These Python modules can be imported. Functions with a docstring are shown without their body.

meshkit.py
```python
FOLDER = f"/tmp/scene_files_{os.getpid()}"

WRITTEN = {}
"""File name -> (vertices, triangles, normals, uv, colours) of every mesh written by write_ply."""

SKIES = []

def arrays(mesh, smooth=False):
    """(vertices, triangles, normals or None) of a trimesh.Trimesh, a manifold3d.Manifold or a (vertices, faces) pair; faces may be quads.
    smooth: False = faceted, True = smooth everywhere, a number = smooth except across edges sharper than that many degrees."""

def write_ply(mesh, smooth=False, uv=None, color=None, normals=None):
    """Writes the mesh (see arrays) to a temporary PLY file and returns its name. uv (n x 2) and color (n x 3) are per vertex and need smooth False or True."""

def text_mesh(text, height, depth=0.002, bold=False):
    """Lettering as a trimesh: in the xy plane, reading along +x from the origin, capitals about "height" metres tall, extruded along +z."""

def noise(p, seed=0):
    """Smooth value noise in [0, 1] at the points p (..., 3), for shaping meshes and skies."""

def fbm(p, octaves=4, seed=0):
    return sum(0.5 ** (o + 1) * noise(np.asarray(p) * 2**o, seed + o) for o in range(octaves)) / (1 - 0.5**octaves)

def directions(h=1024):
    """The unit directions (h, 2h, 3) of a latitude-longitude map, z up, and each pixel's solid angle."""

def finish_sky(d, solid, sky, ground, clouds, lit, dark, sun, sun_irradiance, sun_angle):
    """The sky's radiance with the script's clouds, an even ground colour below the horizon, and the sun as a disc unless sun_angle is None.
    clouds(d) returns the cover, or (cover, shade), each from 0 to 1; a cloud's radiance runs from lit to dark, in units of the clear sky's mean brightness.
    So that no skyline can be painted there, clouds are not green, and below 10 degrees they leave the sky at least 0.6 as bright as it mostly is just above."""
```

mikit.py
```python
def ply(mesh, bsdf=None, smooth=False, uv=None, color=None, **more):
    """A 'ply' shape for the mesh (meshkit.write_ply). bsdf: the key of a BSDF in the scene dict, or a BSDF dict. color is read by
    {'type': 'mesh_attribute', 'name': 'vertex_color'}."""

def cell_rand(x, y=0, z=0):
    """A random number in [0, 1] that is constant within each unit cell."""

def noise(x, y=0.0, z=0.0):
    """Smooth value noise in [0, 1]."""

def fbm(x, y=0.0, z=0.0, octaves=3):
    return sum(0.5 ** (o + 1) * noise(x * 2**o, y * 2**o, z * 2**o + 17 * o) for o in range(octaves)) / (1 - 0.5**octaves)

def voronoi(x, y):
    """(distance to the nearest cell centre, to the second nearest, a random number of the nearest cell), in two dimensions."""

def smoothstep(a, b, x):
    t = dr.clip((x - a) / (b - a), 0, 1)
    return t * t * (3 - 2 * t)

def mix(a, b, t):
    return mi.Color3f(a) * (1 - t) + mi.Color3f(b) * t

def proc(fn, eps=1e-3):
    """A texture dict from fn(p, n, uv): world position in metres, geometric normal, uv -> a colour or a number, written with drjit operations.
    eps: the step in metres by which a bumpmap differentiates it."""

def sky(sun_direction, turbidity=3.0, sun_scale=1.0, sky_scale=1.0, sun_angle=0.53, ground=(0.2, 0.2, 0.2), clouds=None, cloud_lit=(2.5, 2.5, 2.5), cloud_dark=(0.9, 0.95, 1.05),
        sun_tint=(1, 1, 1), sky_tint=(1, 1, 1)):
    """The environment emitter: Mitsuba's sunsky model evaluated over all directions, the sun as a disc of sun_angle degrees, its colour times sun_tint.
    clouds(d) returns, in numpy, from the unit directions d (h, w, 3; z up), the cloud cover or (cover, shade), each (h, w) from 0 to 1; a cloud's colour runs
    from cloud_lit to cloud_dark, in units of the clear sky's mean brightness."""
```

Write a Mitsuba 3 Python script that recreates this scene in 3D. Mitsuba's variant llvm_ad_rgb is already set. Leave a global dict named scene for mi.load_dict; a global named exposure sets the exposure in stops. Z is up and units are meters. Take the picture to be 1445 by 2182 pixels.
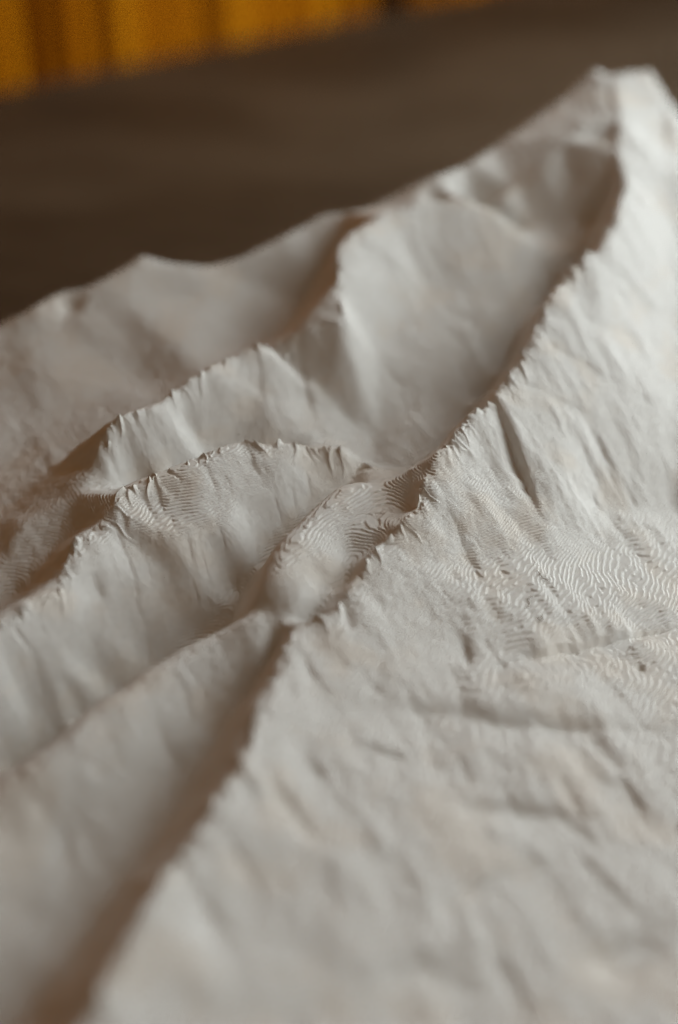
import math
import numpy as np
import trimesh
import mitsuba as mi
import drjit as dr
import meshkit
import mikit
from mikit import noise, fbm, mix, smoothstep
from scipy.interpolate import LinearNDInterpolator, RectBivariateSpline
from scipy.ndimage import gaussian_filter
from scipy.spatial import cKDTree

T = mi.ScalarTransform4f
scene, labels = {}, {}

# ---------------------------------------------------------------- camera, light, exposure
EYE = np.array([0.0, -0.2516, 0.1634])
PITCH = math.radians(33.0)
scene['camera'] = {
    'type': 'thinlens', 'fov_axis': 'y', 'fov': 40.0, 'near_clip': 0.01, 'far_clip': 50.0,
    'aperture_radius': 0.0064, 'focus_distance': 0.300,
    'to_world': T().look_at(origin=EYE.tolist(), target=(EYE + [0, math.cos(PITCH), -math.sin(PITCH)]).tolist(), up=[0, 0, 1]),
}
# a tall window to the right of the bench, slightly beyond the relief, and the dim warm room around it
WIN, AIM = np.array([0.48, 0.215, 0.245]), np.array([0.0, 0.0, 0.0])
scene['window'] = {
    'type': 'rectangle',
    'to_world': T().look_at(origin=WIN.tolist(), target=AIM.tolist(), up=[0, 0, 1]) @ T().scale([0.32, 0.24, 1]),
    'emitter': {'type': 'area', 'radiance': {'type': 'rgb', 'value': [4.65, 5.08, 5.15]}},
    'bsdf': {'type': 'diffuse', 'reflectance': {'type': 'rgb', 'value': [0.5, 0.5, 0.5]}},
}
labels['window'] = {'label': 'tall bright window on the right, outside the picture', 'kind': 'structure'}
scene['room_light'] = {'type': 'constant', 'radiance': {'type': 'rgb', 'value': [0.150, 0.093, 0.049]}}
exposure = -0.02

# ---------------------------------------------------------------- materials
def plaster_colour(p, n, uv):
    a = fbm(p.x * 95, p.y * 95, p.z * 95, octaves=3)
    b = fbm(p.x * 900 + 7, p.y * 900, p.z * 900, octaves=2)
    c = mix((0.62, 0.604, 0.577), (0.62, 0.581, 0.533), smoothstep(0.48, 0.72, a))
    return c * (0.95 + 0.1 * b)

LAYER = 0.34                                                          # printed layers, mm

def bead(p, n, uv):
    """The rounded edges of the printed layers, one per LAYER of height."""
    w = 0.09 * noise(p.x * 1400, p.y * 1400, 0) + 0.05 * noise(p.x * 4000, p.y * 4000, 3)
    f = p.z * (1e3 / LAYER) + w
    f = f - dr.floor(f)
    return dr.sqrt(dr.maximum(4 * f * (1 - f), 0.0)) + 0.40 * noise(p.x * 5200, p.y * 5200, p.z * 5200) + 0.8 * noise(p.x * 1700, p.y * 1700, p.z * 1700)

scene['plaster'] = {'type': 'twosided', 'bsdf': {'type': 'bumpmap', 'arbitrary': mikit.proc(bead, eps=2.5e-5), 'scale': 6.5e-5, 'bsdf': {
    'type': 'principled', 'base_color': mikit.proc(plaster_colour), 'roughness': 0.75, 'specular': 0.25}}}

def table_colour(p, n, uv):
    g = fbm(p.x * 9 + 3, p.y * 26, 0, octaves=4)
    s = fbm(p.x * 60, p.y * 240, 5, octaves=2)
    return mix((0.058, 0.038, 0.022), (0.088, 0.061, 0.038), smoothstep(0.3, 0.7, g)) * (0.8 + 0.4 * s)

scene['dark_wood'] = {'type': 'twosided', 'bsdf': {'type': 'principled', 'base_color': mikit.proc(table_colour), 'roughness': 0.6, 'specular': 0.2}}

def pine(k, light, dark):
    def fn(p, n, uv):
        along = p.x * 0.778 + p.y * 0.628
        g = fbm(along * 70 + k * 31, p.z * 4, k, octaves=3)
        return mix(light, dark, smoothstep(0.35, 0.75, g))
    return fn

for k, (l, d) in enumerate([((0.44, 0.140, 0.004), (0.37, 0.108, 0.003)), ((0.30, 0.092, 0.003), (0.22, 0.060, 0.002)),
    ((0.56, 0.200, 0.006), (0.47, 0.155, 0.004)), ((0.05, 0.016, 0.002), (0.03, 0.009, 0.001))]):
    scene[f'pine_wood_{k}'] = {'type': 'twosided', 'bsdf': {'type': 'diffuse', 'reflectance': mikit.proc(pine(k, l, d))}}

# ---------------------------------------------------------------- the relief's landforms, in millimetres
CRESTS = {
    'main_ridge': [(80.2, 147.14, 41.0), (76.56, 130.88, 37.5), (75.82, 110.38, 31.5), (66.98, 84.81, 26.0), (57.41, 74.27, 23.5), (50.33, 62.33, 20.7), (42.4, 43.27, 15.1), (36.55, 31.91, 12.5), (28.88, 21.49, 11.0), (21.99, 9.54, 9.0), (17.66, 1.92, 6.0), (16.28, -3.7, 3.7), (12.36, -10.0, 2.0), (5.45, -18.95, 0.0), (2.08, -27.97, -1.0), (-0.23, -32.67, -1.5), (-9.23, -37.23, -2.0), (-11.85, -51.35, -2.5), (-14.51, -58.84, -2.8), (-16.23, -73.2, -3.0), (-22.25, -88.04, -3.5), (-25.89, -97.27, -3.3), (-30.85, -110.44, -3.0), (-35.22, -126.95, -2.0), (-39.64, -144.46, -1.0)],
    'summit': [(80.2, 147.14, 41.0), (79.27, 160.87, 43.0), (76.04, 174.99, 44.5), (81.44, 173.87, 42.3), (86.57, 173.51, 43.8), (93.53, 175.71, 44.3), (96.37, 168.4, 40.8), (99.36, 157.92, 37.0), (113.31, 128.93, 22.0)],
    'near_left_ridge': [(-15.42, -29.87, -5.0), (-23.09, -34.09, -5.0), (-29.03, -39.22, -5.0), (-34.63, -45.58, -5.0), (-40.05, -51.77, -5.5), (-45.46, -56.43, -6.0), (-51.5, -66.52, -7.0), (-57.06, -72.53, -8.0), (-66.4, -82.16, -9.5)],
    'hillock': [(16.11, -1.97, 2.0), (13.79, 2.18, 2.3), (8.88, 7.07, 2.8), (4.84, 8.3, 3.0), (-0.25, 5.79, 3.0), (-4.24, 0.46, 2.8), (-8.06, -7.09, 2.4), (-11.75, -13.46, 2.0), (-14.34, -20.8, 1.3), (-15.75, -27.41, 0.3), (-16.19, -32.67, -1.5)],
    'left_ridge': [(5.3, 23.74, -2.5), (1.87, 24.55, 0.5), (-4.5, 22.62, 2.5), (-12.89, 21.29, 4.5), (-22.15, 18.71, 6.0), (-29.02, 13.77, 6.5), (-34.71, 8.8, 6.5), (-41.33, 4.45, 6.2), (-46.12, -1.63, 5.3), (-47.43, -8.0, 3.0), (-53.67, -15.05, 2.5), (-54.07, -25.22, 1.0), (-55.24, -29.51, 0.7), (-61.3, -35.99, 1.0), (-63.96, -41.27, 0.0), (-72.37, -51.95, -2.0)],
    'middle_ridge': [(-13.35, 53.61, 8.0), (-17.08, 51.16, 13.0), (-20.4, 50.89, 14.0), (-24.69, 47.44, 13.0), (-30.87, 41.4, 13.0), (-36.67, 32.85, 12.0), (-40.39, 26.89, 11.0), (-49.2, 21.32, 10.5), (-51.96, 15.28, 7.4)],
    'far_ridge': [(-13.35, 53.61, 8.0), (-11.09, 57.51, 13.0), (-2.56, 59.08, 16.0), (1.42, 58.55, 16.5), (-0.52, 72.81, 21.0), (-0.89, 83.52, 24.0), (2.11, 91.09, 26.0), (9.54, 99.96, 27.0), (22.28, 109.27, 28.0), (35.23, 113.7, 27.0), (42.79, 111.12, 24.0), (48.59, 109.4, 20.0)],
    'skyline_ridge': [(-104.55, 70.64, 0.0), (-87.99, 80.86, 5.0), (-81.25, 85.87, 8.0), (-74.16, 88.81, 10.0), (-59.62, 91.8, 12.0), (-53.01, 101.15, 16.0), (-45.61, 101.12, 14.0), (-30.59, 101.06, 12.0), (-15.66, 110.17, 17.0), (-4.23, 120.46, 20.0), (4.86, 119.39, 21.5), (16.29, 115.05, 24.5), (28.08, 122.29, 28.5), (39.59, 137.75, 30.5), (51.67, 153.02, 33.0), (66.98, 168.41, 38.0), (76.04, 174.99, 44.5)],
    'outer_spur': [(-93.9, 57.95, -4.0), (-85.78, 66.72, 0.0), (-79.15, 71.29, 3.0), (-71.93, 80.16, 6.0), (-64.09, 86.6, 9.0), (-56.73, 86.96, 9.5), (-53.63, 93.32, 12.0)],
}
VALLEYS = [[(37.59, -35.46, -11.5), (44.52, -32.86, -13.0), (55.2, -25.9, -15.2), (65.09, -20.18, -17.0), (71.31, -16.72, -18.2), (85.18, -7.45, -20.5)]]
SLOPES = [(33.75, 12.61, 3.0), (33.89, -24.04, -8.0), (43.5, 3.72, -3.5), (42.74, -5.08, -7.3), (41.14, -19.52, -9.0), (39.8, -31.66, -10.4), (49.78, 14.0, -1.5), (62.29, 24.97, -4.5), (80.02, 32.38, -9.0), (61.68, 17.57, -10.0), (78.94, 23.78, -14.0), (60.21, 7.2, -12.0), (57.55, -9.68, -12.6), (55.63, -21.93, -13.2), (76.83, 12.36, -15.5), (73.82, -2.99, -16.2), (72.01, -12.36, -16.8), (49.97, -5.0, -9.8), (47.46, -24.14, -11.5), (88.6, 8.1, -19.0), (51.36, 30.04, 5.0), (82.13, 46.04, -4.0), (65.56, 54.92, 10.5), (87.98, 80.5, 4.5), (92.06, 109.79, 18.5), (88.02, 127.5, 32.0), (96.18, 138.28, 31.0), (53.42, -37.09, -15.5), (67.96, -33.5, -18.5), (38.68, -41.77, -11.6), (17.03, -16.1, -2.0), (16.58, -27.36, -5.5), (25.36, -37.2, -9.5), (33.45, -48.52, -11.7), (51.28, -51.04, -16.5), (65.22, -47.69, -19.5), (15.53, -51.07, -9.5), (60.79, -70.23, -20.5), (39.41, -73.68, -17.0), (14.52, -73.0, -12.0), (55.62, -96.14, -21.0), (28.43, -99.51, -17.0), (5.86, -94.68, -11.5), (52.01, -113.38, -20.0), (19.54, -116.4, -16.0), (-8.54, -114.57, -9.5), (-18.33, -122.43, -8.0), (-1.93, -55.13, -6.0), (-9.71, -78.6, -6.5), (-1.74, -86.88, -9.0), (-19.67, -103.85, -6.5), (-15.38, -115.76, -8.0), (-12.09, -35.97, -7.0), (-17.21, -45.26, -11.0), (-23.66, -56.39, -14.0), (-29.5, -68.93, -16.0), (-36.17, -83.66, -18.0), (-43.29, -99.72, -19.0), (-49.85, -113.38, -20.0), (-59.24, -129.29, -22.0), (-28.38, -48.98, -9.0), (-39.43, -67.17, -12.0), (-49.58, -82.11, -14.0), (-54.77, -96.46, -15.0), (-3.16, -9.41, 1.6), (1.72, -6.44, 0.8), (-6.83, -20.38, 1.0), (-2.13, -18.67, -0.2), (2.65, -15.39, -2.5), (-3.04, -24.74, -2.8), (-7.59, -29.62, -1.5), (-11.23, -30.79, -1.2), (5.72, -0.75, 1.8), (5.62, -8.06, 0.7), (9.67, -2.11, 1.5), (13.61, -2.87, 1.4), (11.8, 2.49, 2.1), (7.52, -11.63, -1.0), (1.18, -21.24, -3.6), (-6.7, -30.78, -5.0), (-12.11, -32.96, -3.0), (4.57, 23.73, -4.0), (-3.39, 13.26, -3.5), (-12.54, 5.25, -4.5), (-16.39, -2.3, -8.0), (-22.1, -10.5, -12.0), (-28.32, -21.03, -14.5), (-39.79, -32.08, -17.0), (-51.97, -45.56, -19.0), (-63.77, -55.81, -21.0), (-75.06, -63.84, -21.0), (-12.66, 13.44, 2.5), (-12.58, 8.98, -0.8), (-22.79, 10.97, 4.0), (-22.52, 5.17, 1.6), (-22.07, -5.34, -3.5), (-29.49, 5.76, 4.8), (-28.84, -5.24, 0.0), (-36.16, -13.26, -4.0), (-35.95, -18.85, -9.5), (-35.74, -22.84, -12.5), (-40.22, -26.73, -14.3), (-48.85, -28.69, -8.0), (-48.7, -33.96, -14.5), (-48.11, -39.58, -17.0), (-60.55, -44.28, -13.0), (-60.21, -49.36, -18.0), (-56.57, -37.43, -7.0), (-28.47, -15.31, -8.5), (-38.93, -1.09, 3.2), (-36.18, -10.51, 0.0), (-49.36, -19.66, 0.5), (-4.48, 18.38, -0.5), (-2.46, 31.82, -1.0), (-13.28, 30.53, 1.0), (-29.4, 27.94, 0.0), (-41.08, 16.73, 0.5), (-49.43, 8.84, 0.5), (-53.28, 12.95, 4.0), (-58.78, -5.34, -3.5), (-65.26, -16.0, -8.0), (-69.21, -21.13, -9.0), (-81.15, -32.4, -11.0), (-18.97, 39.91, 7.0), (-34.69, 30.04, 5.0), (72.79, 116.36, 24.0), (65.18, 103.57, 17.0), (58.37, 96.38, 12.0), (51.2, 85.5, 7.5), (44.18, 74.31, 3.5), (38.41, 61.92, 0.5), (31.8, 50.92, -1.5), (26.68, 41.97, -3.0), (21.73, 32.95, -4.2), (16.95, 23.72, -5.0), (53.64, 101.55, 16.5), (43.57, 84.76, 10.5), (33.92, 67.57, 5.5), (26.2, 55.02, 1.5), (17.64, 41.59, -1.5), (10.69, 31.53, -4.0), (7.36, 28.94, -5.0), (21.57, 86.48, 15.0), (8.94, 59.94, 8.0), (20.27, 50.55, 0.0), (8.66, 39.71, -3.0), (76.19, 136.96, 35.5), (-2.52, 45.0, 3.0), (49.24, 125.48, 26.0), (55.68, 126.99, 29.5), (54.03, 117.53, 19.5), (36.45, 124.13, 19.0), (42.5, 117.88, 18.0), (47.93, 112.64, 16.0), (25.5, 118.08, 22.0), (43.65, 120.86, 25.0), (61.65, 118.08, 22.0), (62.75, 135.44, 36.0), (44.89, 137.21, 30.0), (-70.97, 46.93, -4.5), (-49.71, 62.88, 0.0), (-60.4, 54.25, -2.0), (-79.56, 30.73, -8.0), (-67.55, 26.61, -5.5), (-95.74, 26.75, -12.0), (-37.93, 65.34, 4.0), (-15.15, 85.73, 2.0), (-5.38, 97.96, 4.5), (-20.61, 101.29, 8.5), (1.83, 14.06, -4.0), (-3.37, 9.63, -5.5), (-7.93, 3.47, -7.0), (-11.91, -0.51, -8.0), (-13.8, -5.28, -9.6), (-18.16, -8.46, -9.8), (-19.74, -16.56, -11.2), (-13.27, 28.15, -2.0), (-22.88, 26.25, -1.5), (-30.09, 22.08, -1.5), (-36.1, 17.8, -2.0), (-43.17, 14.43, -3.0), (39.25, 56.1, -3.0), (26.26, 34.31, -5.0), (56.65, 89.51, 7.0), (66.37, 101.12, 14.0), (45.87, 66.06, 1.0), (32.68, 46.04, -4.0), (-23.1, -25.9, -13.5), (-29.74, -27.94, -16.0), (-36.94, -32.93, -18.0), (-42.96, -38.35, -19.5), (-48.84, -43.18, -20.5), (-55.25, -54.39, -21.5), (-20.86, 56.66, 9.0), (-25.69, 58.24, 5.0), (-32.42, 55.18, 4.0), (-38.64, 46.85, 2.0), (-42.67, 41.69, 1.0), (-62.9, 2.51, -1.5), (-68.44, -1.32, -3.2), (-57.15, 6.12, 1.0), (-71.19, -9.7, -6.5), (-75.05, 9.08, -7.0), (-33.75, 90.26, 8.0), (-81.94, 85.73, 2.0), (-70.66, 88.04, 7.0)]
CREST_LIFT = [0.35, 0.3, 0, 0, 0.25, 0.35, 0.3, 0.1, 0.1]
CREST_TEETH = [1.0, 0.5, 0.15, 0.12, 1.1, 1.0, 0.6, 0.1, 0.2]
CREST_STEPS = [1, 1, 1, 0.8, 1, 0.45, 0.5, 0.4, 0.4]
CREST_SOFT = [0, 0, 0.9, 0.7, 0.12, 0.1, 0.3, 0.4, 0.3]
CREST_RIBS = [0.75, 0.7, 0.6, 0.25, 0.45, 0.4, 0.4, 0.2, 0.25]
CREST_PART = [0, 0, 1, 2, 3, 4, 5, 6, 6]
PARTS = [('ridge', 'long jagged main ridge with the broad bright face'), ('ridge_001', 'low blurred ridge nearest on the left'), ('hillock', 'rounded hillock with curved layer lines'), ('ridge_002', 'sharp ridge with fine layer lines at middle left'), ('ridge_003', 'ridge with a notch behind the sharp one'), ('ridge_004', 'broad pale shoulder below the peak'), ('ridge_005', 'blurred skyline ridge at the back')]
GULLIES = [(35.19, 28.36, 43.73, 4.19, 1.35, 4.2), (59.73, 32.26, 63.15, 24.57, 1.3, 1.0), (56.4, 17.63, 59.42, 14.07, 1.2, 0.8), (24.25, -32.37, 25.14, -40.08, 1.4, 1.5), (1.15, -31.25, 2.48, -37.23, 1.22, 0.93), (18.23, 2.58, 19.92, -4.69, 1.0, 0.8), (22.52, -1.56, 32.16, -21.3, 1.3, 0.8), (-7.27, -45.42, -1.93, -53.54, 1.35, 0.62), (-17.83, -74.53, -12.57, -84.46, 1.62, 0.69), (-13.15, -72.32, -2.47, -89.75, 1.62, 0.65), (-19.35, -87.69, -11.91, -99.61, 2.16, 0.95), (-24.73, -95.75, -17.8, -109.67, 2.16, 1.13), (-6.88, -64.1, 1.37, -81.39, 1.62, 0.57), (4.8, -64.22, 5.55, -69.03, 1.62, 0.69), (15.19, -58.28, 18.77, -69.27, 1.62, 0.78), (21.8, -62.18, 23.03, -68.22, 1.35, 0.52), (39.84, -62.8, 42.73, -72.26, 1.62, 0.78), (51.49, -60.68, 54.9, -70.25, 1.62, 0.69), (8.42, -84.97, 15.16, -103.66, 2.7, 0.78), (-47.28, -6.74, -39.22, -25.22, 1.08, 0.56), (-43.67, 4.54, -37.07, -10.0, 1.22, 0.62), (-39.59, 4.84, -36.61, -4.43, 0.81, 0.5), (-45.95, -4.43, -43.1, -11.5, 0.94, 0.56), (-49.91, -22.01, -47.23, -24.42, 1.62, 0.99), (-21.19, 19.03, -16.55, 9.0, 1.08, 0.5), (-9.35, 51.33, -6.33, 39.46, 1.62, 1.24), (-19.99, 49.41, -17.76, 37.61, 1.35, 0.74), (-55.03, 20.73, -47.41, 10.64, 1.35, 0.93), (-3.98, 88.76, -0.29, 65.98, 1.62, 0.93), (93.75, 156.68, 92.32, 135.44, 1.62, 1.12), (-54.31, -90.43, -49.07, -102.04, 2.43, 0.87), (-33.82, -55.57, -28.67, -64.35, 1.62, 0.57), (-47.55, -78.62, -43.8, -87.16, 1.62, 0.57), (79.19, 167.72, 78.5, 144.96, 1.2, 1.6), (33.7, -37.09, 82.46, -10.46, 1.4, 1.8), (11.92, -53.62, 70.09, -48.47, 3.2, 2.1), (58.32, -27.58, 66.98, -20.5, 1.3, -1.3), (60.49, -30.32, 61.48, -32.1, 0.8, 1.2), (22.91, -72.97, 46.52, -72.44, 2.4, 1.5), (15.82, -95.59, 35.13, -82.67, 2.6, 1.7), (5.53, -111.86, 22.16, -102.82, 3.0, 1.8), (38.61, -103.99, 54.14, -94.88, 2.8, 1.9), (3.15, -63.06, 14.88, -65.23, 1.6, 1.0), (52.73, 58.47, 86.91, 70.31, 1.5, 0.5), (46.29, 48.37, 77.8, 47.78, 1.4, 0.45), (58.77, 70.53, 88.89, 82.98, 1.5, 0.55), (73.91, 103.94, 93.16, 113.69, 1.4, 0.5), (40.66, 35.13, 63.49, 36.26, 1.2, 0.4), (-25.08, -4.02, -23.94, -7.56, 0.48, 0.27), (-18.34, -1.02, -17.09, -6.19, 0.88, 0.2), (-28.76, -9.13, -27.05, -13.39, 0.59, 0.34), (-21.97, -8.69, -20.69, -13.63, 0.56, 0.23), (-31.61, -8.29, -30.24, -12.78, 0.83, 0.38), (-30.47, -14.34, -28.97, -18.29, 0.55, 0.24), (-27.52, -15.59, -26.35, -18.2, 0.86, 0.35), (-39.84, -13.46, -38.31, -18.47, 0.78, 0.23), (-14.15, 8.95, -12.64, 4.03, 0.57, 0.28), (-10.64, 11.68, -9.83, 8.59, 0.65, 0.39), (-7.62, 16.8, -6.07, 11.86, 0.73, 0.33), (-35.28, -3.93, -33.94, -8.56, 0.72, 0.25), (-24.7, 9.0, -23.19, 4.57, 0.77, 0.25)]
FIBRES = [([(41.46, -11.11), (42.2, -12.29), (42.71, -12.96), (43.69, -12.96)], 'longest of three hair thin fibres, curled on the fine layer lines of the bright face'), ([(37.86, -22.75), (38.77, -21.48), (38.72, -20.2), (39.5, -19.23)], 'hooked brown fibre, middle one of three on the bright face'), ([(40.3, -24.62), (40.67, -25.55), (41.1, -25.09), (40.99, -23.68)], 'small looped fibre, lowest of the three just above the fold')]

# ---------------------------------------------------------------- the bench top and the board wall behind it
BASE = -0.040
WL, WR = np.array([-0.1675, 0.445]), np.array([0.080, 0.6475])       # where the bench top meets the wall
WD = (WR - WL) / np.linalg.norm(WR - WL)
WN = np.array([WD[1], -WD[0]])                                       # towards the camera

def wall_pt(s, off=0.0):
    return WL + WD * s + WN * off

def prism(poly, z0, z1, bevel=0.0):
    from shapely.geometry import Polygon
    m = trimesh.creation.extrude_polygon(Polygon(poly), z1 - z0, engine='earcut')
    m.apply_translation([0, 0, z0])
    return m

top = prism([wall_pt(-1.2, 0.004), wall_pt(1.6, 0.004), wall_pt(1.6, 1.35), wall_pt(-1.2, 1.35)], BASE - 0.035, BASE)
scene['bench__top'] = mikit.ply(top, 'dark_wood')
labels['bench'] = {'label': 'dark brown wooden bench top that the white relief model stands on', 'category': 'bench'}

boards = [(-1.2728, -1.2497, 2, 0.001), (-1.2497, -1.2318, 0, 0), (-1.2318, -1.2137, 1, 0.0015), (-1.2137, -1.1961, 0, 0), (-1.1961, -1.1721, 1, 0.0015), (-1.1721, -1.1459, 1, 0.0015), (-1.1459, -1.1157, 0, 0), (-1.1157, -1.0959, 0, 0), (-1.0959, -1.0687, 0, 0), (-1.0687, -1.0525, 0, 0), (-1.0525, -1.0306, 0, 0), (-1.0306, -1.0093, 0, 0), (-1.0093, -0.9899, 2, 0.001), (-0.9899, -0.9726, 0, 0), (-0.9726, -0.9472, 1, 0.0015), (-0.9472, -0.9307, 1, 0.0015), (-0.9307, -0.9116, 1, 0.0015), (-0.9116, -0.8846, 1, 0.0015), (-0.8846, -0.8609, 1, 0.0015), (-0.8609, -0.8383, 0, 0), (-0.8383, -0.8157, 2, 0.001), (-0.8157, -0.7954, 1, 0.0015), (-0.7954, -0.7719, 0, 0), (-0.7719, -0.7505, 0, 0), (-0.7505, -0.7187, 2, 0.001), (-0.7187, -0.6915, 2, 0.001), (-0.6915, -0.6756, 0, 0), (-0.6756, -0.6459, 1, 0.0015), (-0.6459, -0.6231, 1, 0.0015), (-0.6231, -0.6019, 0, 0), (-0.6019, -0.5813, 2, 0.001), (-0.5813, -0.564, 0, 0), (-0.564, -0.5387, 0, 0), (-0.5387, -0.516, 1, 0.0015), (-0.516, -0.4943, 2, 0.001), (-0.4943, -0.4726, 0, 0), (-0.4726, -0.4573, 0, 0), (-0.4573, -0.4375, 0, 0), (-0.4375, -0.4199, 2, 0.001), (-0.4199, -0.3894, 1, 0.0015), (-0.3894, -0.3641, 0, 0), (-0.3641, -0.3391, 0, 0), (-0.3391, -0.3169, 0, 0), (-0.3169, -0.2881, 0, 0), (-0.2881, -0.27, 0, 0), (-0.27, -0.2506, 0, 0), (-0.2506, -0.2275, 2, 0.001), (-0.2275, -0.2107, 0, 0), (-0.2107, -0.1883, 0, 0), (-0.1883, -0.1667, 2, 0.001), (-0.1667, -0.1383, 1, 0.0015), (-0.1383, -0.1179, 2, 0.001), (-0.1179, -0.0973, 0, 0), (-0.0973, -0.0773, 0, 0), (-0.0773, -0.0614, 1, 0.0015), (-0.0614, -0.045, 2, 0.001), (-0.045, -0.0281, 0, 0), (-0.0281, -0.0133, 1, 0.0015), (-0.0133, 0.0018, 0, 0), (0.0018, 0.016, 2, 0.001), (0.016, 0.0292, 1, 0.0015), (0.0292, 0.0412, 1, 0.0015), (0.0412, 0.0563, 0, 0), (0.0563, 0.0675, 1, 0.0015), (0.0675, 0.0831, 2, 0.001), (0.0831, 0.1021, 0, 0), (0.1021, 0.1222, 0, 0), (0.1222, 0.1363, 1, 0.0015), (0.1363, 0.1574, 2, 0.001), (0.1574, 0.1792, 0, 0), (0.1792, 0.1968, 0, 0), (0.1968, 0.2149, 2, 0.001), (0.2149, 0.2439, 1, 0.0015), (0.2439, 0.2689, 3, -0.004), (0.2689, 0.3044, 1, 0.0015), (0.3044, 0.345, 0, 0), (0.345, 0.397, 1, 0.0015), (0.397, 0.4481, 0, 0), (0.4481, 0.5183, 1, 0.0015), (0.5183, 0.6127, 0, 0), (0.6127, 0.7389, 1, 0.0015), (0.7389, 0.8851, 0, 0), (0.8851, 0.9164, 2, 0.001), (0.9164, 0.94, 2, 0.001), (0.94, 0.9721, 0, 0), (0.9721, 1.0076, 2, 0.001)]
labels['board_wall'] = {'label': 'blurred wall of orange yellow upright pine boards behind the dark bench', 'category': 'wall'}
def board(s0, s1, k, off):
    g = 0.0008
    m = prism([wall_pt(s0 + g, -0.02), wall_pt(s1 - g, -0.02), wall_pt(s1 - g, off - 0.002), wall_pt(s1 - g - 0.002, off), wall_pt(s0 + g + 0.002, off), wall_pt(s0 + g, off - 0.002)], BASE - 0.2, 0.75)
    key = 'board_wall__board' + (f'_{board.n:03d}' if board.n else '')
    board.n += 1
    scene[key] = mikit.ply(m, f'pine_wood_{k}')
board.n = 0
for s0, s1, k, off in boards:
    board(s0, s1, k, off)

# ---------------------------------------------------------------- the relief: surveyed crests and slopes (mm), then detail
def densify(pl, step=3.0):
    pl, out = np.asarray(pl, float), []
    for a, b in zip(pl[:-1], pl[1:]):
        n = max(1, int(np.linalg.norm(b - a) / step))
        out += [a + (b - a) * k / n for k in range(n)]
    return np.array(out + [pl[-1]])

X0, X1, Y0 = -132.0, 146.0, -205.0
def y_back(x):
    return 165.0 + 0.45 * np.asarray(x, float)

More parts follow.
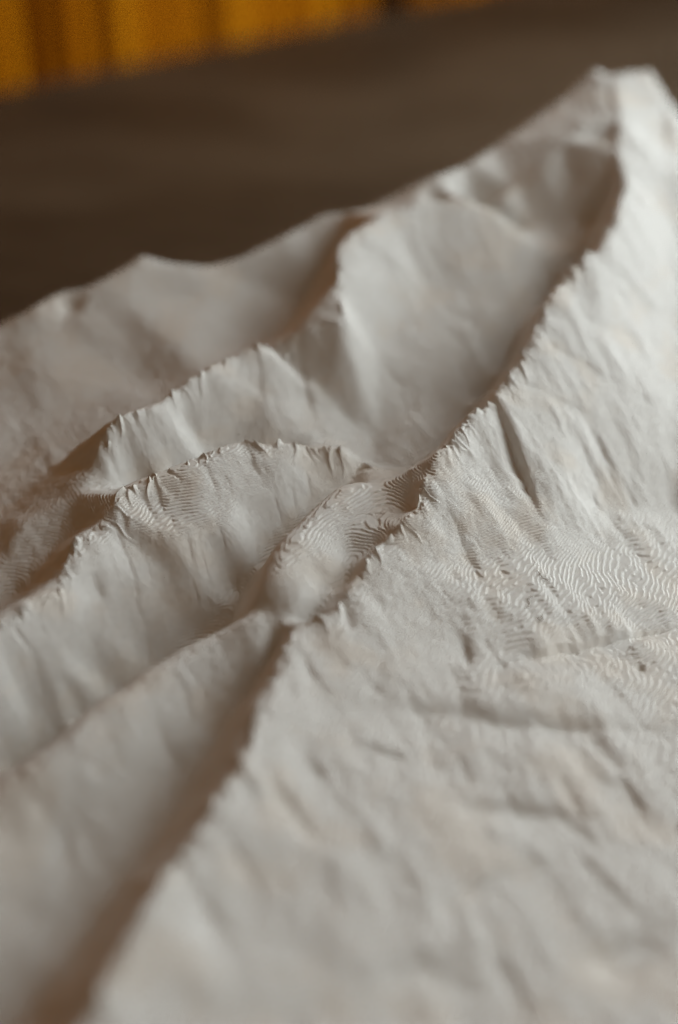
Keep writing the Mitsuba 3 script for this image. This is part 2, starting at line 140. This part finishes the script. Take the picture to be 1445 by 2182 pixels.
ctl = [densify(p) for p in list(CRESTS.values()) + VALLEYS] + [np.array(SLOPES, float)]
hull = []
for x in np.linspace(X0 - 8, X1 + 8, 30):
    hull.append((x, y_back(x) + 3, -27.0))
for x, y, z in ((X0 - 8, -60, -26), (X0 - 8, 0, -22), (X0 - 8, 60, -20), (X0 - 8, -130, -24), (X0 - 8, Y0 - 8, -22), (-60, Y0 - 8, -14), (0, Y0 - 8, -12), (70, Y0 - 8, -18), (X1 + 8, Y0 - 8, -20),
                (X1 + 8, -100, -24), (X1 + 8, -20, -24), (X1 + 8, 50, -18), (X1 + 8, 120, -8), (90, -160, -20), (40, -165, -15), (125, 60, -4), (125, 110, 10)):
    hull.append((x, y, z))
P = np.vstack(ctl + [np.array(hull)])
_, keep = np.unique(np.round(P[:, :2] * 2), axis=0, return_index=True)
P = P[np.sort(keep)]
gx, gy = np.arange(X0 - 8, X1 + 8.1, 1.0), np.arange(Y0 - 8, 240, 1.0)
GX, GY = np.meshgrid(gx, gy, indexing='ij')
_c = [densify(p, 1.0) for p in CRESTS.values()]
_, _n = cKDTree(np.vstack(_c)[:, :2]).query(np.stack([GX.ravel(), GY.ravel()], 1), workers=-1)
soft = gaussian_filter(np.array(CREST_SOFT)[np.concatenate([np.full(len(q), k) for k, q in enumerate(_c)])][_n].reshape(GX.shape), 2.0)   # the rounder ridges

def blur(z):
    return (0.7 * gaussian_filter(z, 1.2) + 0.3 * gaussian_filter(z, 3.0)) * (1 - soft) + gaussian_filter(z, 3.2) * soft

target = P[:, 2].copy()
z = target.copy()
for _ in range(5):                                   # the blur would round the crests off: aim past them
    coarse = blur(LinearNDInterpolator(P[:, :2], z, fill_value=-27.0)(GX, GY))
    spline = RectBivariateSpline(gx, gy, coarse, kx=2, ky=2)
    z += 0.6 * np.clip(target - spline.ev(P[:, 0], P[:, 1]), -2, 2)

def spaced(knots):
    """Coordinates between the knots' ends, the step (mm) running linearly from knot to knot."""
    out = [knots[0][0]]
    while out[-1] < knots[-1][0]:
        out.append(out[-1] + np.interp(out[-1], [k[0] for k in knots], [k[1] for k in knots]))
    out[-1] = knots[-1][0]
    return np.array(out)

QX = 1.0
ax = spaced([(X0, 1.5), (-92, 0.5), (-70, 0.17 * QX), (-30, 0.14 * QX), (70, 0.14 * QX), (80, 0.2 * QX), (105, 0.5), (X1, 1.5)])
ay = spaced([(Y0, 1.5), (-140, 0.9), (-75, 0.40), (-45, 0.17 * QX), (-30, 0.14 * QX), (28, 0.15 * QX), (60, 0.3), (100, 0.5), (165, 0.7)])
X, Y = np.meshgrid(ax, ay, indexing='ij')
far = np.clip((Y - 60) / 105.0, 0, 1)
Y = Y + far * (y_back(X) - 165.0)
H = spline.ev(X, Y)

def nz(x, y, seed, oct=1):
    p = np.stack([x, y, np.full_like(x, 0.37)], -1)
    return meshkit.fbm(p, oct, seed) - 0.5 if oct > 1 else meshkit.noise(p, seed) - 0.5

# ribs and gullies run down the faces
DX, DY = 0.45, -0.89
A_, B_ = X * DX + Y * DY, -X * DY + Y * DX
wob = 3.0 * nz(X / 14, Y / 14, 3, 2)
part_rib = np.array(CREST_RIBS)
cp0 = [densify(p, 1.0) for p in CRESTS.values()]
_, n0 = cKDTree(np.vstack(cp0)[:, :2]).query(np.stack([GX.ravel(), GY.ravel()], 1), workers=-1)
rib = part_rib[np.concatenate([np.full(len(c), k) for k, c in enumerate(cp0)])][n0].reshape(GX.shape)
rib = RectBivariateSpline(gx, gy, gaussian_filter(rib, 5), kx=1, ky=1).ev(X, Y)
patch = np.clip(0.5 + 2.2 * nz(X / 17, Y / 17, 14, 2), 0.1, 1.3)
H += rib * patch * (2.2 * nz((B_ + wob) / 7.5, A_ / 24, 11) + 1.5 * nz((B_ + wob) / 3.2, A_ / 12, 12) + 0.7 * nz((B_ + 0.6 * wob) / 1.5, A_ / 5.5, 13))
H += rib * (2.4 * nz(X / 13, Y / 13, 21, 2) + 0.8 * nz(X / 4.5, Y / 4.5, 24, 2)) + 0.24 * nz(X / 2.1, Y / 2.1, 22) + 0.15 * nz(X / 0.9, Y / 0.9, 23) + 0.35 * np.clip(3 * nz(X / 22, Y / 22, 25, 2) + 0.45, 0, 1) * nz(X / 1.3, Y / 1.3, 26, 2)

# crests: knife edges with a ragged top
cp = [densify(p, 0.4) for p in CRESTS.values()]
cid = np.concatenate([np.full(len(c), k) for k, c in enumerate(cp)])
arc = np.arange(len(cid)) * 0.4
dist, near = cKDTree(np.vstack(cp)[:, :2]).query(np.stack([X.ravel(), Y.ravel()], 1), workers=-1)
dist, near = dist.reshape(X.shape), near.reshape(X.shape)
sharp = np.array(CREST_LIFT)[cid][near]
H += sharp * np.exp(-dist / 2.6)
teeth = 1.2 * nz(X / 4.1, Y / 4.1, 33) + 0.6 * nz(X / 1.9, Y / 1.9, 31)
teeth_amp = np.array(CREST_TEETH)[cid][near]
H += teeth_amp * np.exp(-(dist / 1.6) ** 2) * np.clip(teeth * 1.5, -0.6, 1.2)

def window(x, y, r):
    i0, i1 = np.searchsorted(ax, [x - r, x + r])
    row = Y[min(max((i0 + i1) // 2, 0), len(ax) - 1)]
    j0, j1 = np.searchsorted(row, [y - r - 1, y + r + 1])
    return slice(max(i0, 0), i1), slice(max(j0, 0), j1)

rg = np.random.default_rng(17)
for pl, amp in zip(CRESTS.values(), CREST_TEETH):                 # splinters that start on a crest and run a little way down its face
    dn, at = densify(pl, 0.25), 0.0
    while amp > 0.1 and at < len(dn) * 0.25:
        x0, y0, _ = dn[int(at / 0.25)]
        at += rg.exponential(1.15) + 0.2
        x0, y0 = x0 + rg.normal(0, 0.35), y0 + rg.normal(0, 0.35)
        tilt, ln, w, hh = rg.normal(0, 0.5), rg.uniform(1.0, 6.5), rg.uniform(0.16, 0.36) * rg.choice([1, 1, 1, 2]), amp * rg.uniform(0.1, 1.0) ** 1.7 * rg.choice([1, 1, 1, -0.8])
        u, v = DX * math.cos(tilt) - DY * math.sin(tilt), DX * math.sin(tilt) + DY * math.cos(tilt)
        m = window(x0 + u * ln / 2, y0 + v * ln / 2, ln / 2 + 2.5 * w)
        if X[m].size:
            a = (X[m] - x0) * u + (Y[m] - y0) * v
            b = -(X[m] - x0) * v + (Y[m] - y0) * u + 0.25 * np.sin(a * 1.3 + x0)
            H[m] += 1.15 * hh * np.exp(-(b / w) ** 2) * np.where(a < 0, np.exp(-(a / (0.8 * w)) ** 2), np.clip(1 - a / ln, 0, 1) ** 1.3)

# single gullies, folds and pits: (x, y of the head, x, y of the foot, half width, depth), mm
small = []
for _ in range(300):                                               # and many small ones that the list leaves out, most of them on the broad face
    x0, y0 = rg.uniform(-95, 110), rg.uniform(-150, 140)
    ln, tilt = rg.uniform(2.0, 11.0), rg.normal(0, 0.4)
    if spline.ev(x0, y0) < -26 or (x0 < -0.25 * y0 - 25 and rg.random() < 0.6) or (-25 < y0 < 25 and rg.random() < 0.4):
        continue
    u, v = DX * math.cos(tilt) - DY * math.sin(tilt), DX * math.sin(tilt) + DY * math.cos(tilt)
    w = rg.uniform(0.4, 1.6)
    small.append((x0, y0, x0 + u * ln, y0 + v * ln, w, w * rg.uniform(0.10, 0.38) * rg.choice([1, 1, -0.7])))
for x0, y0, x1, y1, w, dep in GULLIES + small:
    L = math.hypot(x1 - x0, y1 - y0)
    u, v = (x1 - x0) / L, (y1 - y0) / L
    m = window((x0 + x1) / 2, (y0 + y1) / 2, L / 2 + 5 * w + 2)
    if not X[m].size:
        continue
    a = (X[m] - x0) * u + (Y[m] - y0) * v
    b = -(X[m] - x0) * v + (Y[m] - y0) * u + 1.2 * w * nz(a / (3.0 * w), 0 * a + x0, 51) + 0.25 * w * nz(X[m] / w, Y[m] / w, 52)
    s_ = np.clip(a / L, -0.3, 1.3)
    prof = np.exp(-np.abs((s_ - 0.42) / 0.42) ** 2.4) * (0.75 + 0.6 * nz(a / (1.5 * w), 0 * a + y0, 53))
    flank = np.where(b > 0, np.exp(-np.abs(b / (0.7 * w)) ** 1.8), np.exp(-np.abs(b / (1.8 * w)) ** 1.5))
    H[m] -= dep * prof * flank

# printed in layers: terraces with a steep riser
q = (H + 0.03 * nz(X / 0.45, Y / 0.45, 41)) / LAYER
fl = np.floor(q)
fr = q - fl
ramp = np.clip((fr - 0.60) / 0.40, 0, 1)
ramp = ramp * ramp * (3 - 2 * ramp)
lip = 0.14 * np.exp(-((fr - 0.02) / 0.10) ** 2) + 0.14 * np.exp(-((fr - 1.02) / 0.10) ** 2)
gx_ = np.gradient(H, axis=0) / np.gradient(X, axis=0)
gy_ = np.gradient(H, axis=1) / np.gradient(Y, axis=1)
step_amp = RectBivariateSpline(gx, gy, gaussian_filter(np.array(CREST_STEPS)[np.concatenate([np.full(len(q), k) for k, q in enumerate(_c)])][_n].reshape(GX.shape), 3.0), kx=1, ky=1).ev(X, Y)   # the far ridges' layers are blunter
step_amp *= 1 - 0.7 * np.exp(-((X - -67.3) ** 2 + (Y - -2.8) ** 2) / 17.0 ** 2)     # blunted behind the left ridge too, where grazing light draws the steps too bold
flat = step_amp * np.clip((1.25 - gaussian_filter(np.hypot(gx_, gy_), 1.5)) / 0.5, 0, 1)     # steeper than about 45 degrees the layers are finer than the mesh: left to the beads
H = H + flat * 0.92 * (LAYER * (fl + ramp + lip) - LAYER * 0.3 - H)

V = np.stack([X, Y, H], -1).reshape(-1, 3) * 1e-3
nx_, ny_ = X.shape
idx = np.arange(nx_ * ny_).reshape(nx_, ny_)
a, b, c, d = (k.ravel() for k in (idx[:-1, :-1], idx[1:, :-1], idx[1:, 1:], idx[:-1, 1:]))
Fq = np.vstack([np.stack([a, b, c], 1), np.stack([a, c, d], 1)])
e1, e2 = V[Fq[:, 1]] - V[Fq[:, 0]], V[Fq[:, 2]] - V[Fq[:, 0]]
fn = np.cross(e1, e2)
N = np.zeros_like(V)
for k in range(3):
    for j in range(3):
        N[:, j] += np.bincount(Fq[:, k], fn[:, j], len(V))
N /= np.linalg.norm(N, axis=1, keepdims=True)

def relief_part(key, faces, label=None):
    used, inv = np.unique(faces, return_inverse=True)
    path = meshkit.write_ply((V[used], inv.reshape(-1, 3)), normals=N[used])
    scene[key] = {'type': 'ply', 'filename': path, 'face_normals': False, 'bsdf': {'type': 'ref', 'id': 'plaster'}}
    meshkit.WRITTEN[path] = (V[used].astype(np.float32), inv.reshape(-1, 3).astype(np.int32), N[used], None, None)
    if label:
        labels[key] = {'label': label}

group = np.array(CREST_PART)[cid][near].ravel()
fg = group[Fq[:, 0]]
labels['relief_model'] = {'label': 'white layered mountain relief model with a jagged ridge and side valleys on the dark bench', 'category': 'relief model'}
for k, (name, text) in enumerate(PARTS):
    relief_part('relief_model__' + name, Fq[fg == k], text)

# the block under the landforms
edge = np.concatenate([idx[:, 0], idx[-1, 1:], idx[::-1, -1][1:], idx[0, ::-1][1:-1]])
ne = len(edge)
bot = V[edge].copy()
bot[:, 2] = BASE + 0.0003
sv = np.vstack([V[edge], bot])
i0 = np.arange(ne)
i1 = (i0 + 1) % ne
sf = np.vstack([np.stack([i0, i0 + ne, i1 + ne], 1), np.stack([i0, i1 + ne, i1], 1)])
scene['relief_model__block'] = mikit.ply((sv, sf), 'plaster')

# fine fibres caught on the print
def fibre(pts, r, mat):
    pts = np.array(pts, float)
    t = np.linspace(0, 1, len(pts))
    from scipy.interpolate import CubicSpline
    c = CubicSpline(t, pts)(np.linspace(0, 1, 24))
    i = np.clip(np.searchsorted(ax, c[:, 0]), 0, nx_ - 1)
    j = np.clip(np.searchsorted(ay, c[:, 1]), 0, ny_ - 1)
    hz = np.array([H[max(a - 2, 0):a + 3, max(b - 2, 0):b + 3].max() for a, b in zip(i, j)])
    hz = np.convolve(np.pad(hz, 2, 'edge'), np.ones(5) / 5, 'valid')
    c = np.column_stack([c, hz + 0.12]) * 1e-3
    ang = np.arange(6) * np.pi / 3
    ring, faces = [], []
    for k in range(len(c)):
        t_ = c[min(k + 1, len(c) - 1)] - c[max(k - 1, 0)]
        t_ /= np.linalg.norm(t_)
        s_ = np.cross(t_, [0, 0, 1]); s_ /= np.linalg.norm(s_)
        n_ = np.cross(s_, t_)
        ring.append(c[k] + r * 1e-3 * (np.cos(ang)[:, None] * s_ + np.sin(ang)[:, None] * n_))
        if k:
            for a in range(6):
                b2 = (a + 1) % 6
                faces += [((k - 1) * 6 + a, (k - 1) * 6 + b2, k * 6 + b2), ((k - 1) * 6 + a, k * 6 + b2, k * 6 + a)]
    return mikit.ply((np.vstack(ring), np.array(faces)), mat, smooth=True)

scene['fibre_brown'] = {'type': 'twosided', 'bsdf': {'type': 'diffuse', 'reflectance': {'type': 'rgb', 'value': [0.22, 0.16, 0.11]}}}
for k, (pts, text) in enumerate(FIBRES):
    key = 'fibre' + (f'_{k:03d}' if k else '')
    scene[key] = fibre(pts, 0.06, 'fibre_brown')
    labels[key] = {'label': text, 'category': 'fibre'}

print('triangles', len(Fq))
